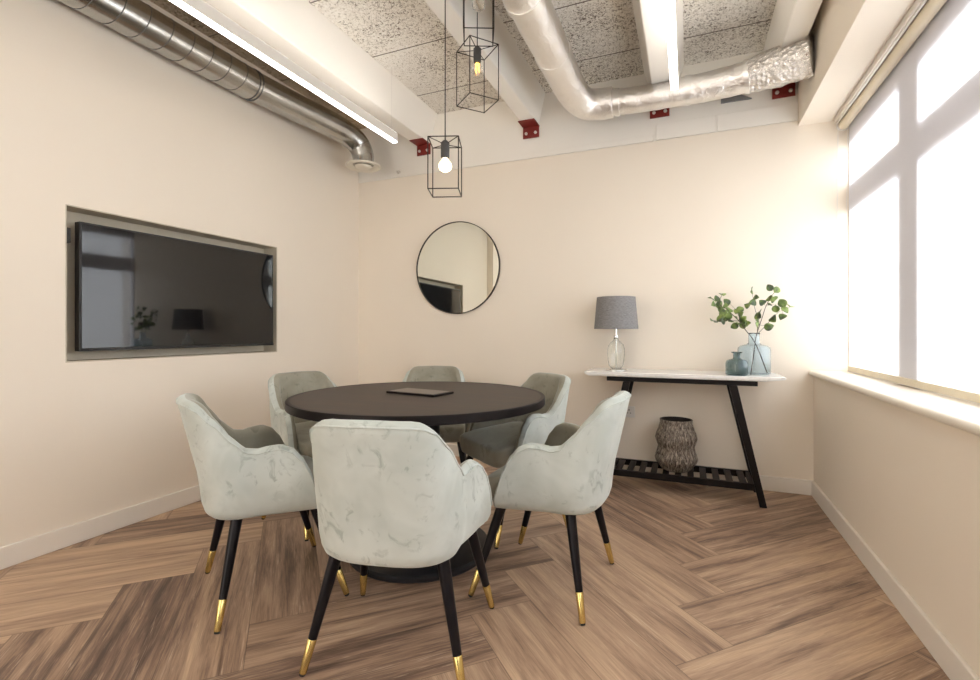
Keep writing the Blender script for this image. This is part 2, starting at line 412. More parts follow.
bm = bmesh.new(); box(bm, .022, .036, by0 - 2, by1 - 2, .842 - 2.44, .876 - 2.44); link('bottom_bar', bm, M_bar, bl, bevel=.003)
bm = bmesh.new()
cy_ = 3.765 - 2
loop = [(-.028, cy_, -.01), (-.034, cy_, -.7), (-.036, cy_, -1.30), (-.024, cy_ - .002, -1.345), (-.006, cy_ - .004, -1.31), (.006, cy_ - .006, -.95), (.020, cy_ - .002, -.4), (.026, cy_, -.01)]
tube(bm, smooth_pts(loop, 8), .0022, 6); link('pull_chain', bm, M_plastic, bl, smooth=3)

# ------------------------------------------------------------------ television
tv = empty('television', (XL + .012, 2.122, 1.334))
tv.rotation_euler = (0, 0, math.radians(-1.8)); tag(tv, 'wide black flat screen television recessed in the wall niche', 'television')
hw, hh = .618, .341
bm = bmesh.new(); box(bm, -.045, 0, -hw, hw, -hh, hh); link('casing', bm, M_black, tv, bevel=.003)
bm = bmesh.new(); box(bm, 0, .0012, -hw + .011, hw - .011, -hh + .017, hh - .010); link('screen', bm, M_screen, tv)
bm = bmesh.new(); box(bm, .0, .003, -hw, hw, -hh, -hh + .015); link('bezel', bm, M_black, tv, bevel=.001)
bm = bmesh.new(); box(bm, -ND - .006, -.046, -.3, .3, -.2, .2); link('wall_mount', bm, M_black, tv, bevel=.004)
bm = bmesh.new(); box(bm, -.02, .004, -.025, .025, -.04, .04)
s = link('small_black_box', bm, M_black, None, bevel=.004, loc=(XL - .05, 1.462, 1.60)); s.name = 'sensor_box'
tag(s, 'small black box fixed inside the niche at the left edge of the television', 'sensor')

# ------------------------------------------------------------------ mirror
mc = Vector((-1.876, YB, 1.655)); mr = empty('wall_mirror', tuple(mc))
tag(mr, 'round wall mirror in a thin dark metal frame on the back wall', 'mirror')
R_ = .405
bm = bmesh.new(); lathe(bm, [(R_ - .006, .0), (R_, .0), (R_, .024), (R_ - .006, .024)], 96, cap=False)
bm2v = list(bm.verts)
# close the ring
bm.verts.ensure_lookup_table()
for k in range(96):
    bm.faces.new((bm.verts[k], bm.verts[(k + 1) % 96], bm.verts[288 + (k + 1) % 96], bm.verts[288 + k]))
bmesh.ops.rotate(bm, verts=bm.verts, cent=(0, 0, 0), matrix=Matrix.Rotation(PI / 2, 3, 'X')); link('mirror_frame', bm, M_wire, mr, smooth=.6)
bm = bmesh.new(); lathe(bm, [(0, 0.001), (R_ - .0065, .001), (R_ - .0065, .016), (0, .016)], 96)
bmesh.ops.rotate(bm, verts=bm.verts, cent=(0, 0, 0), matrix=Matrix.Rotation(PI / 2, 3, 'X')); link('mirror_glass', bm, M_mirror, mr, smooth=.6)

# ------------------------------------------------------------------ wall socket
so = empty('wall_socket', (-.415, YB, .484)); tag(so, 'white electrical wall socket on the back wall under the console table', 'socket')
bm = bmesh.new(); box(bm, -.043, .043, -.010, -.0005, -.043, .043); link('face_plate', bm, M_plastic, so, bevel=.003)
bm = bmesh.new()
for x0, x1, z0, z1 in ((-.003, .003, .008, .020), (-.015, -.007, -.012, -.007), (.007, .015, -.012, -.007)): box(bm, x0, x1, -.0108, -.009, z0, z1)
link('pin_holes', bm, M_rubber, so)
bm = bmesh.new(); box(bm, .018, .028, -.0135, -.009, .012, .028); link('switch', bm, M_plastic, so, bevel=.001)

# ------------------------------------------------------------------ round table
tx, ty = W(-.356, 2.44)
tb = empty('round_table', (tx, ty, 0)); tag(tb, 'large round dark wood meeting table on a black drum pedestal', 'table')
bm = bmesh.new(); lathe(bm, [(0, .739), (.612, .739), (.612, .7775), (0, .7775)], 128); link('tabletop', bm, M_wood, tb, smooth=.5)
bm = bmesh.new(); lathe(bm, [(.6125, .738), (.622, .738), (.632, .742), (.632, .774), (.629, .778), (.6125, .778), (.6125, .738)], 128, cap=False); bmesh.ops.remove_doubles(bm, verts=bm.verts, dist=1e-5); e_ = link('table_edge', bm, M_wooddk, tb, smooth=.5); e_['label'] = 'near-black rounded table rim'
bm = bmesh.new(); lathe(bm, [(0, .051), (.10, .051), (.10, .70), (.22, .72), (.24, .738), (0, .738)], 48); link('pedestal', bm, M_tbase, tb, smooth=.5)
bm = bmesh.new(); lathe(bm, [(0, 0), (.350, 0), (.355, .006), (.355, .022), (.345, .03), (.16, .05), (0, .05)], 96); link('base_plate', bm, M_tbase, tb, smooth=.5)
bm = bmesh.new(); box(bm, -.155, .155, -.084, .084, .7785, .788)
h_ = link('cable_hatch', bm, M_wooddk, tb, bevel=.002); h_.rotation_euler = (0, 0, math.radians(-8.7)); hx, hy = W(-.363, 2.485); h_.location = (hx - tx, hy - ty, 0)
bm = bmesh.new(); box(bm, -.147, .142, -.073, .073, .788, .7895); l_ = link('hatch_lid', bm, M_lid, h_); l_['label'] = 'lighter brown lid panel'

# ------------------------------------------------------------------ armchair
def half_path():
    pts = [Vector((.298 - .054 * (i / 10), .125 - .225 * i / 10)) for i in range(11)]
    a, b, yc, e = .244, .182, -.10, 2 / 3.0
    for i in range(1, 61):
        t = PI / 2 * i / 60
        pts.append(Vector((a * math.cos(t) ** e, yc - b * math.sin(t) ** e)))
    pts[-1].x = 0
    return pts
HP = half_path(); acc = [0.]
for p, q_ in zip(HP, HP[1:]): acc.append(acc[-1] + (q_ - p).length)
LT = acc[-1]
def path(s):                           # s in [0, 2LT]; front right tip -> back -> front left tip
    m = 1
    if s > LT: s = 2 * LT - s; m = -1
    for i in range(len(acc) - 1):
        if s <= acc[i + 1] + 1e-9:
            t = (s - acc[i]) / (acc[i + 1] - acc[i]); p = HP[i].lerp(HP[i + 1], t); d = (HP[i + 1] - HP[i]).normalized(); break
    n = Vector((-d.y, d.x))
    if n.dot(Vector((p.x, p.y + .04))) < 0: n = -n
    if s >= LT - 1e-6: n = Vector((0, -1))
    return Vector((p.x * m, p.y)), Vector((n.x * m, n.y)), s
SX = [0, .02, .045, .075, .108, .145, .185, .22, .25, .285, .33, .37, .41, .45, LT]
SZ = [.42, .475, .55, .603, .638, .655, .652, .644, .651, .692, .764, .815, .833, .838, .840]
def rim(s): return interp(s, SX, SZ)
def shell_pt(p, n, z, off, back):
    kx = interp(z, [.378, .39, .42, .47, .56, .65, .75, .84], [.85, .92, .97, 1., 1., .985, .955, .93])
    x = (p.x - n.x * off) * kx
    y = p.y - n.y * off
    ky = interp(z, [.378, .39, .42, .48, .60], [.90, .945, .975, .995, 1.])
    if y < 0: y *= ky
    y -= back * max(0., z - .50) * .23
    return (x, y, z)
def back_of(p): return min(1., max(0., (-p.y + .02) / .24))
def build_shell():
    bm = bmesh.new(); N = 84; cols = []; T = .046
    for i in range(N + 1):
        s = 2 * LT * (.5 - .5 * math.cos(PI * i / N)) * .5 + LT * i / N
        p, n, sh = path(min(max(s, 0), 2 * LT)); zr = rim(sh); bk = back_of(p)
        T_ = T + .016 * bk; prof = []
        zb = .378
        for f in (0, .03, .09, .2, .36, .54, .72, .86, .95): prof.append((zb + (zr - .018 - zb) * f, 0))
        for a in (0, .2, .4, .5, .6, .8, 1.):
            an = PI * a; prof.append((zr - .018 + .018 * math.sin(an), T_ / 2 - T_ / 2 * math.cos(an)))
        zi = .43
        for f in (.9, .72, .54, .36, .18, 0): prof.append((zi + (zr - .018 - zi) * f, T_ * (1.0 if zr > .6 else 1.)))
        cols.append([bm.verts.new(shell_pt(p, n, z, o_, bk)) for z, o_ in prof])
    fo = []
    for a, b in zip(cols, cols[1:]):
        for k in range(len(a) - 1):
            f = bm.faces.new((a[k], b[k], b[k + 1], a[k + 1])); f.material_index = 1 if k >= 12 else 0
        bm.faces.new((a[-1], b[-1], b[0], a[0]))
    bm.faces.new(cols[0]); bm.faces.new(cols[-1][::-1])
    return bm
def build_piping():
    bm = bmesh.new(); pts = []
    for i in range(161):
        p, n, sh = path(2 * LT * (.015 + .97 * i / 160)); bk = back_of(p); zr = rim(sh)
        pts.append(shell_pt(p, n, zr - .016, -.0005, bk))
    tube(bm, pts, .0035, 6); return bm
def build_seat():
    bm = bmesh.new(); rings = []
    # plan outline of the cushion: inside of the shell with a rounded front
    out = []
    for i in range(41):
        p, n, sh = path(.03 + (2 * LT - .06) * i / 40); out.append(Vector((p.x - n.x * .052, p.y - n.y * .052)))
    fr = [(.238, .14), (.235, .175), (.224, .197), (.198, .207), (.12, .211), (.06, .212)]
    out = [Vector((x, y)) for x, y in fr[::-1]] + out + [Vector((-x, y)) for x, y in fr] + [Vector((0, .209))]
    lev = [(0, .86), (.02, .93), (.09, .97), (.25, .99), (.6, 1.), (.85, .995), (.93, .985), (.975, .965), (.995, .93), (1.005, .6), (1.01, .25)]
    for f, k in lev:
        ring = []
        for p in out:
            y = (p.y + .03) * k - .03; x = p.x * k
            top = interp(y, [-.15, -.05, .05, .15, .215], [.534, .524, .508, .491, .478])
            z = .3790 + (top - .3790) * f
            kk = interp(z, [.378, .40, .43], [.92, .96, 1.])
            ring.append(bm.verts.new((x * kk, y * (kk if y < 0 else 1), z)))
        rings.append(ring)
    n = len(out)
    for a, b in zip(rings, rings[1:]):
        for k in range(n): bm.faces.new((a[k], a[(k + 1) % n], b[(k + 1) % n], b[k]))
    bm.faces.new(rings[0][::-1]); bm.faces.new(rings[-1])
    return bm
def build_chair():
    ch = empty('armchair')
    link('upholstered_shell', build_shell(), [M_velvet, M_velvet_shaded], ch, smooth=3)
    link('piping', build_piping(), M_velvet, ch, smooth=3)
    link('seat', build_seat(), M_velvet_shaded, ch, smooth=3)
    for sx_ in (1, -1):
        for (ty_, tx_, fy_, fx_) in ((.120, .205, .235, .273), (-.165, .180, -.238, .264)):
            a = Vector((sx_ * tx_, ty_, .375)); b = Vector((sx_ * fx_, fy_, 0.0)); d = (b - a)
            P = lambda z: a + d * ((.375 - z) / .375)
            bm = bmesh.new(); tube(bm, [P(.384), P(.25), P(.108)], [.0215, .0185, .0145], 20); lg = link('leg', bm, M_leg, ch, smooth=.6)
            bm = bmesh.new(); tube(bm, [P(.109), P(.108), P(.010), P(.008)], [.0146, .0152, .0118, .011], 20); lc = link('brass_cap', bm, M_brass, lg, smooth=.6)
            lc['label'] = 'polished brass end cap'
            bm = bmesh.new(); tube(bm, [P(.009), P(.001)], [.0108, .0095], 16); link('foot_pad', bm, M_rubber, lg, smooth=.6)
    return ch
proto = build_chair()
def heading(dl, dd):                   # direction in (lat, depth) -> room yaw with local +y facing there
    a = math.atan2(dd, dl) + PSI
    return a - PI / 2
chairs = [
    ((-.300, 1.722), (.170, 1.), 'pale sage velvet armchair nearest the camera, seen from behind'),
    ((-.941, 2.095), (.832, .555), 'sage grey velvet armchair side-on at the left of the table, below the television'),
    ((.248, 2.135), (-.90, .435), 'pale sage velvet armchair at the right of the table, its back toward the console table'),
    ((.100, 2.775), (-.87, -.494), 'sage velvet armchair with its open seat visible between table and console table'),
    ((-.405, 3.28), (.02, -1.), 'sage velvet armchair behind the table with only its backrest top showing under the mirror'),
    ((-.978, 2.87), (.80, -.62), 'sage velvet armchair at the far left of the table near the room corner'),
]
for i, (p, d, lab) in enumerate(chairs):
    c = proto if i == 0 else copy_tree(proto)
    x, y = W(*p); c.location = (x, y, 0); c.rotation_euler = (0, 0, heading(*d))
    tag(c, lab, 'chair', 'velvet armchairs around the round table')

# ------------------------------------------------------------------ console table
cx_ = -.0615; ct = empty('console_table', (cx_, 3.585, 0)); tag(ct, 'white marble topped console table with dark splayed legs and slatted lower shelf', 'table')
bm = bmesh.new(); L2, D2 = .617, .185
v = [bm.verts.new(p) for p in ((-L2 + .03, -D2 + .01, .784), (L2 - .11, -D2 + .01, .784), (L2 - .11, D2, .784), (-L2 + .03, D2, .784),
     (-L2, -D2, .800), (L2, -D2, .800), (L2, D2, .800), (-L2, D2, .800), (-L2, -D2, .815), (L2, -D2, .815), (L2, D2, .815), (-L2, D2, .815))]
for f in ((3, 2, 1, 0), (0, 1, 5, 4), (1, 2, 6, 5), (2, 3, 7, 6), (3, 0, 4, 7), (4, 5, 9, 8), (5, 6, 10, 9), (6, 7, 11, 10), (7, 4, 8, 11), (8, 9, 10, 11)): bm.faces.new([v[i] for i in f])
link('marble_top', bm, M_marble, ct, bevel=.0025)
bm = bmesh.new()
for y in (-.145, .145): box(bm, -.465, .468, y - .014, y + .014, .752, .784)
for x in (-.44, .44): box(bm, x - .014, x + .014, -.131, .131, .756, .784)
link('top_rail', bm, M_wooddk, ct, bevel=.002)
def leg_x(z): return .328 + (.497 - .328) * (1 - z / .752)
for sx_ in (-1, 1):
    for y in (-.165, .140):
        bm = bmesh.new(); w_ = .0235
        a0, a1 = sx_ * leg_x(.752), sx_ * leg_x(0)
        prism(bm, [(a0 - w_, .752), (a0 + w_, .752), (a1 + w_ * .85, 0), (a1 - w_ * .85, 0)], 'y', y - .016, y + .016); link('leg', bm, M_wooddk, ct, bevel=.002)
bm = bmesh.new(); xs = leg_x(.115) - .02
for y in (-.150, .150): box(bm, -xs, xs, y - .013, y + .013, .094, .136)
for x in (-xs + .012, xs - .012): box(bm, x - .012, x + .012, -.137, .137, .100, .134)
link('shelf_frame', bm, M_wooddk, ct, bevel=.002)
bm = bmesh.new(); n_ = 11
for k in range(n_):
    x = -xs + .06 + (2 * xs - .12) * k / (n_ - 1); box(bm, x - .020, x + .020, -.138, .138, .118, .133)
link('shelf_slats', bm, M_wooddk, ct, bevel=.0015)

# ------------------------------------------------------------------ table lamp
lp = empty('table_lamp', (-.486, 3.60, .8155)); tag(lp, 'table lamp with grey drum shade and clear glass base on the console table', 'lamp')
bm = bmesh.new(); lathe(bm, [(0, 0), (.080, 0), (.080, .004), (.070, .008), (0, .010)], 48); link('base_plate', bm, M_chrome, lp, smooth=.6)
def shell_prof(pr, t=.003): return pr + [(max(r - t, .001), z + (t if i == 0 else 0)) for i, (r, z) in reversed(list(enumerate(pr)))]
bm = bmesh.new(); gp = [(.001, .011), (.036, .011), (.050, .03), (.058, .07), (.063, .12), (.062, .155), (.052, .185), (.032, .207), (.018, .218), (.016, .236)]
lathe(bm, shell_prof(gp), 48, cap=False); link('glass_body', bm, M_clear, lp, smooth=3)
bm = bmesh.new(); lathe(bm, [(0, .011), (.005, .011), (.005, .236), (.019, .237), (.019, .250), (.008, .252), (.008, .31), (.016, .312), (.016, .36), (0, .36)], 24); link('stem', bm, M_chrome, lp, smooth=.6)
bm = bmesh.new(); lathe(bm, [(.157, .300), (.137, .532), (.134, .532), (.154, .300)], 64, cap=False)
bm.verts.ensure_lookup_table()
for k in range(64): bm.faces.new((bm.verts[k], bm.verts[(k + 1) % 64], bm.verts[192 + (k + 1) % 64], bm.verts[192 + k]))
link('lamp_shade', bm, M_shade, lp, smooth=.6)
bm = bmesh.new()
for k in range(3):
    a = k * 2 * PI / 3; tube(bm, [(.014 * math.cos(a), .014 * math.sin(a), .355), (.1365 * math.cos(a), .1365 * math.sin(a), .51)], .0015, 6)
link('shade_spider', bm, M_chrome, lp)

# ------------------------------------------------------------------ vases
def bottle(name, m, loc, prof, label, t=.004):
    bm = bmesh.new(); lathe(bm, shell_prof(prof, t), 64, cap=False)
    o = link(name, bm, m, None, smooth=3, loc=loc); tag(o, label, 'vase'); return o
ZT = .8155
bottle('glass_vase', M_blue, (.405, 3.60, ZT), [(.001, 0), (.088, 0), (.096, .006), (.098, .02), (.098, .16), (.094, .176), (.078, .188), (.045, .196), (.034, .206), (.033, .262), (.036, .272)], 'large pale blue glass bottle vase holding the eucalyptus branches', .0035)
bottle('glass_vase', M_teal, (.291, 3.465, ZT), [(.001, 0), (.058, 0), (.065, .005), (.066, .018), (.066, .075), (.062, .090), (.050, .099), (.026, .105), (.021, .113), (.021, .139), (.033, .146), (.033, .150)], 'small dark teal glass bottle vase on the console table left of the blue one', .005)

# ------------------------------------------------------------------ eucalyptus
def zp(zx, zy, dy=0.): return at_plane_y(700 + zx / 5.233, 270 + zy / 5.233, 3.60 + dy)
def branch(stems, leaves, label, seed):
    r = random.Random(seed); b = empty('eucalyptus_branch', (.405, 3.60, ZT)); off = Vector(b.location)
    tag(b, label, 'branch', 'eucalyptus branches in the blue vase')
    bm = bmesh.new(); allp = []
    for st, rad in stems:
        P = smooth_pts([zp(*q_) for q_ in st], 6); allp += P[len(P) // 3:] if len(st) > 3 else P
        tube(bm, [p - off for p in P], [rad * (1 - .6 * i / len(P)) for i in range(len(P))], 6)
    stems_o = None
    lm = bmesh.new()
    for (zx, zy) in leaves:
        c = zp(zx, zy, r.uniform(-.05, .05))
        near = min(allp, key=lambda p: (p - c).length)
        d = c - near
        if d.length > .06: c = near + d.normalized() * .06 * 1. if False else c
        d = (c - near); dl = d.length
        axis = (d.normalized() if dl > 1e-3 else Vector((0, 0, 1)))
        axis = (axis + Vector((r.uniform(-.3, .3), r.uniform(-.5, .5), r.uniform(-.2, .4)))).normalized()
        size = r.uniform(.024, .033)
        tube(bm, [near - off, (near + c) / 2 + Vector((0, 0, .002)) - off, c - axis * size * .8 - off], .0009, 4)
        nr = Vector((r.uniform(-.8, .8), -1, r.uniform(-.5, .9))); nr = (nr - axis * nr.dot(axis)).normalized(); sd = axis.cross(nr)
        rings = []
        K = 7
        for i in range(K + 1):
            t = i / K; w = math.sin(PI * min(1, t ** .8 * .97 + .015)) ** .75 * size * .88
            if i == 0: w = .0012
            if i == K: w = .0015
            cz = c + axis * (t - .5) * 2 * size + nr * (-.25 * size * (2 * t - 1) ** 2)
            rings.append([lm.verts.new(cz + sd * w * s_ + nr * (abs(s_) * w * .22) - off) for s_ in (-1, -.5, 0, .5, 1)])
        for A, B in zip(rings, rings[1:]):
            for k in range(4): lm.faces.new((A[k], A[k + 1], B[k + 1], B[k]))
    link('stem', bm, M_stem, b, smooth=3)
    lf = link('leaves', lm, M_leaf, b, smooth=3); so_ = lf.modifiers.new('t', 'SOLIDIFY'); so_.thickness = .0007
branch([([(352, 540, -.03), (310, 430, -.01), (276, 362, 0), (240, 316), (205, 268), (168, 232), (140, 205), (112, 190), (100, 165), (118, 125)], .0035),
        ([(205, 268), (150, 262, -.03), (95, 265, -.04), (68, 262, -.03)], .0018), ([(168, 232), (120, 215, -.02), (85, 180, .03)], .0016), ([(112, 190), (88, 158), (62, 150, .01)], .0012), ([(205, 268), (200, 225, .03), (160, 180, .03)], .0014)],
       [(60, 150), (90, 148), (115, 125), (72, 178), (140, 168), (110, 210), (155, 208), (102, 180), (200, 213), (212, 238), (226, 262), (70, 265), (92, 265), (125, 265), (162, 264), (180, 293), (222, 295), (248, 283), (150, 240), (120, 225), (140, 255), (190, 250), (212, 205), (130, 188), (108, 250), (205, 278), (235, 275)],
       'leafy eucalyptus branch leaning out to the left of the blue vase', 3)
branch([([(265, 545, .02), (280, 450, .01), (290, 365, 0), (300, 325), (325, 250, .01), (345, 190, .01), (372, 140), (402, 104)], .0033),
        ([(300, 325), (303, 260, -.02), (288, 205, -.03), (280, 160, -.02), (272, 112, -.02)], .0018), ([(298, 338), (345, 290, .03), (385, 245, .04), (415, 218, .03), (445, 206, .02), (480, 190, .02)], .002),
        ([(345, 190), (375, 180, -.02), (420, 178, -.03)], .0012), ([(300, 300), (308, 255, .02), (308, 215, .02)], .0012)],
       [(272, 105), (365, 92), (403, 102), (290, 145), (278, 170), (253, 183), (327, 170), (362, 148), (388, 155), (372, 183), (397, 205), (430, 172), (445, 208), (475, 188), (432, 243), (382, 255), (300, 240), (305, 272), (309, 218), (360, 297), (300, 290)],
       'forked eucalyptus branch rising upright and to the right from the blue vase', 5)

# ------------------------------------------------------------------ woven basket vase
bm = bmesh.new(); SEG = 96
prof = [(.085, 0), (.100, .012), (.112, .035), (.132, .062), (.137, .080), (.131, .105), (.121, .135), (.116, .158), (.120, .178), (.130, .205), (.134, .225), (.128, .250), (.116, .280), (.108, .305), (.106, .325), (.107, .350)]
full = prof + [(.098, .350), (.096, .33), (.100, .29), (.118, .24), (.108, .16), (.118, .08), (.085, .02), (.001, .016)]
rings = []
for j, (r_, z_) in enumerate(full):
    ring = []
    for k in range(SEG):
        a = 2 * PI * k / SEG; amp = .0045 if 2 <= j <= 13 else 0.
        ring.append(bm.verts.new(((r_ + amp * math.cos(a * 24 + (z_ > .16) * PI)) * math.cos(a), (r_ + amp * math.cos(a * 24 + (z_ > .16) * PI)) * math.sin(a), z_)))
    rings.append(ring)
inner = {r_[0] for r_ in rings[len(prof):]}
for a_, b_ in zip(rings, rings[1:]):
    for k in range(SEG): bm.faces.new((a_[k], a_[(k + 1) % SEG], b_[(k + 1) % SEG], b_[k])).material_index = int(a_[0] in inner)
bm.faces.new(rings[0][::-1]); bm.faces.new(rings[-1])
bk_ = link('woven_basket', bm, [M_weave, M_weavein], None, smooth=3, loc=(-.076, 3.585, .1365)); bk_.data.set_sharp_from_angle(angle=1.2)
tag(bk_, 'tall bulging grey brown woven basket on the lower slatted shelf', 'basket')

# ------------------------------------------------------------------ pendants
def pendant(lat, dep, zt, yaw_deg, ztop, label, bulb, s=.16, h=.28, fil=True):
    x, y = W(lat, dep); p = empty('pendant_lamp', (x, y, zt), math.radians(yaw_deg)); tag(p, label, 'pendant lamp', 'wire cage pendant lamps')
    r = .0028; hs = s / 2; C4 = [(-hs, -hs), (hs, -hs), (hs, hs), (-hs, hs)]
    bm = bmesh.new()
    for i in range(4):
        a, b = C4[i], C4[(i + 1) % 4]
        for z in (0, -h): tube(bm, [(*a, z), (*b, z)], r, 6)
        tube(bm, [(*a, 0), (*a, -h)], r, 6)
        tube(bm, [(*a, 0), (0, 0, -.012)], r * .8, 6)
    link('wire_cage', bm, M_wire, p)
    bm = bmesh.new(); lathe(bm, [(0, .010), (.010, .008), (.022, -.004), (.022, -.075), (.018, -.082), (0, -.082)], 24); link('lamp_holder', bm, M_holder, p, smooth=.6)
    bm = bmesh.new(); tube(bm, [(0, 0, .008), (0, 0, ztop - zt)], .0028, 8); link('cord', bm, M_black, p, smooth=3)
    bm = bmesh.new(); pr = [(.0, -.150), (.015, -.148), (.029, -.138), (.034, -.122), (.030, -.106), (.017, -.092), (.014, -.0825)]
    lathe(bm, pr, 32, cap=True); bo = link('bulb', bm, M_bulbon if bulb else M_bulbglass, p, smooth=3)
    if not bulb and fil:
        bm = bmesh.new()
        for k in range(4):
            a = k * PI / 2; tube(bm, [(.005 * math.cos(a), .005 * math.sin(a), -.090), (.009 * math.cos(a), .009 * math.sin(a), -.130)], .0014, 6)
        link('filament', bm, M_filament_weak, bo)
pendant(-.226, 2.42, 2.052, 20, 2.793, 'lowest of the three wire cage pendant lamps, its bulb brightly lit', True, s=.150, h=.255)
pendant(-.072, 2.72, 2.702, 50, ZS, 'middle of the three wire cage pendant lamps, amber filament in a clear bulb', False, s=.177, h=.311)
pendant(-.058, 2.44, 2.879, 24, ZS, 'topmost of the three wire cage pendant lamps, cut off by the top of the picture', False, s=.150, h=.286, fil=False)

# ------------------------------------------------------------------ linear luminaires
def luminaire(xc, y1, label, w=.045):
    y0 = YF + .1; L = empty('linear_ceiling_light', (xc, y1, 2.505)); tag(L, label, 'ceiling light', 'long suspended linear lights')
    bm = bmesh.new(); box(bm, -w / 2, w / 2, y0 - y1, 0, .008, .072); link('housing', bm, M_plastic, L, bevel=.002)
    bm = bmesh.new(); box(bm, -w / 2 + .003, w / 2 - .003, y0 - y1 + .005, -.004, 0, .0085); link('diffuser', bm, M_tube, L, bevel=.001)
    bm = bmesh.new(); box(bm, -w / 2 + .003, w / 2 - .003, y0 - y1 + .005, -.004, .0718, .0735); link('added_uplight', bm, M_up, L)  # added uplight strip, not a visible part of the fitting
    for yy in (-.05, -2.2):
        bm = bmesh.new(); tube(bm, [(0, yy, .075), (0, yy, ZS - 2.505 if xc > -1 else ZS - 2.505)], .0012, 6); link('hanging_wire', bm, M_bolt, L)
    return L
luminaire(-2.022, 3.05, 'long white linear light suspended along the left wall beside the metal duct', .040)
luminaire(-.072, 3.00, 'long white linear light suspended nearly overhead beside the window side of the room')

# ------------------------------------------------------------------ galvanised spiral duct
du = empty('spiral_duct', (-2.81, 3.0, 2.82)); tag(du, 'galvanised spiral ventilation duct running along the top of the left wall', 'duct'); off = Vector(du.location)
DR = .104
cen = [Vector((-2.818, YF + .05, 2.818)), Vector((-2.818, 2.45, 2.818))]
ctl = [(-2.818, 2.45, 2.818), (-2.78, 2.80, 2.813), (-2.72, 3.12, 2.80), (-2.68, 3.31, 2.775), (-2.65, 3.42, 2.725), (-2.627, 3.455, 2.64), (-2.625, 3.46, 2.552)]
bend = smooth_pts(ctl, 10)
bm = bmesh.new(); tube(bm, [c - off for c in cen], DR, 40); link('duct_pipe', bm, M_galv, du, smooth=.6)
bm = bmesh.new(); tube(bm, [c - off for c in bend], [DR - .002 if i < 25 else DR - .004 - .010 * min(1, (i - 25) / 30) for i in range(len(bend))], 40); link('duct_elbow', bm, M_galv, du, smooth=.6)
bm = bmesh.new()
pts = []; y = cen[0].y + .02; turns = (2.43 - y) / .125; n_ = int(turns * 28)
for i in range(n_ + 1):
    a = 2 * PI * turns * i / n_; yy = y + (2.43 - y) * i / n_
    pts.append(Vector((-2.818 + (DR + .0005) * math.cos(a), yy, 2.818 + (DR + .0005) * math.sin(a))) - off)
tube(bm, pts, .0022, 5); link('spiral_seam', bm, M_seam, du, smooth=3)
bm = bmesh.new()
for yy in (2.45, 2.475):
    bm = bmesh.new(); ring = [Vector((-2.818 + (DR + .001) * math.cos(2 * PI * k / 40), yy, 2.818 + (DR + .001) * math.sin(2 * PI * k / 40))) - off for k in range(41)]; tube(bm, ring, .004, 6); link('joint_collar', bm, M_seam, du, smooth=3)
for i in (26, 34, 42):
    c = bend[i]; d = (bend[i + 1] - bend[i - 1]).normalized(); u_ = d.cross(Vector((1, 0, 0))).normalized(); w_ = d.cross(u_)
    ring = [c + (u_ * math.cos(2 * PI * k / 40) + w_ * math.sin(2 * PI * k / 40)) * (DR - .008) - off for k in range(41)]; bm = bmesh.new(); tube(bm, ring, .003, 6); link('joint_collar', bm, M_galv, du, smooth=3)
vx, vy = -2.625, 3.46
bm = bmesh.new(); lathe(bm, [(.094, 2.606), (.150, 2.597), (.152, 2.588), (.145, 2.582), (.110, 2.585), (.094, 2.60)], 56, cap=False); bmesh.ops.translate(bm, verts=bm.verts, vec=Vector((vx, vy, -.05)) - off)
link('air_valve_rim', bm, M_ivory, du, smooth=3)
bm = bmesh.new(); lathe(bm, [(0, 2.572), (.050, 2.572), (.066, 2.580), (.070, 2.592), (.03, 2.602), (0, 2.602)], 48); bmesh.ops.translate(bm, verts=bm.verts, vec=Vector((vx, vy, -.05)) - off)
link('air_valve_disc', bm, M_ivory, du, smooth=.7)
for yy in (-.6, 1.2):
    bm = bmesh.new(); tube(bm, [Vector((-2.818, yy, 2.818 + DR)) - off, Vector((-2.818, yy, ZS)) - off], .004, 8)
    ring = [Vector((-2.818 + (DR + .002) * math.cos(2 * PI * k / 32), yy, 2.818 + (DR + .002) * math.sin(2 * PI * k / 32))) - off for k in range(33)]; tube(bm, ring, .005, 6)
    link('hanger_strap', bm, M_galv, du, smooth=3)

# ------------------------------------------------------------------ foil wrapped duct
fd = empty('foil_duct', (-.755, 3.4, 2.79)); tag(fd, 'silver foil wrapped duct bending across the top of the back wall', 'duct'); off = Vector(fd.location)
def crinkle_tube(ctrl, rad, n, seg=56, amp=.007):
    P = smooth_pts(ctrl, n); bm = bmesh.new(); rs = [rad(i / (len(P) - 1)) for i in range(len(P))]
    rings = tube(bm, P, rs, seg)
    for ring, c in zip(rings, P):
        for v_ in ring:
            q_ = v_.co; d = (q_ - c).normalized()
            v_.co = q_ + d * (noise.noise(q_ * 13) * amp + noise.noise(q_ * 34) * amp * .5)
    bmesh.ops.translate(bm, verts=bm.verts, vec=-off); return bm
main = [(-.76, YF + .05, 2.79), (-.76, -1, 2.79), (-.76, .5, 2.79), (-.76, 2.0, 2.79), (-.755, 2.8, 2.785), (-.752, 3.2, 2.775), (-.735, 3.38, 2.765), (-.69, 3.49, 2.755), (-.60, 3.535, 2.75), (-.50, 3.54, 2.75)]
link('duct_run', crinkle_tube(main, lambda t: .106, 26, amp=.003), M_foilsm, fd, smooth=3)
back = [(-.50, 3.54, 2.745), (-.30, 3.54, 2.738), (0, 3.53, 2.735), (.22, 3.51, 2.735), (.36, 3.48, 2.735)]
link('duct_branch', crinkle_tube(back, lambda t: .086 + .010 * t, 20, amp=.004), M_foilsm, fd, smooth=3)
back = [(.355, 3.481, 2.735), (.46, 3.45, 2.735), (.58, 3.40, 2.735), (.689, 3.355, 2.735)]
link('duct_end', crinkle_tube(back, lambda t: .098 + .020 * min(1, t * 2), 24), M_foil, fd, smooth=3)
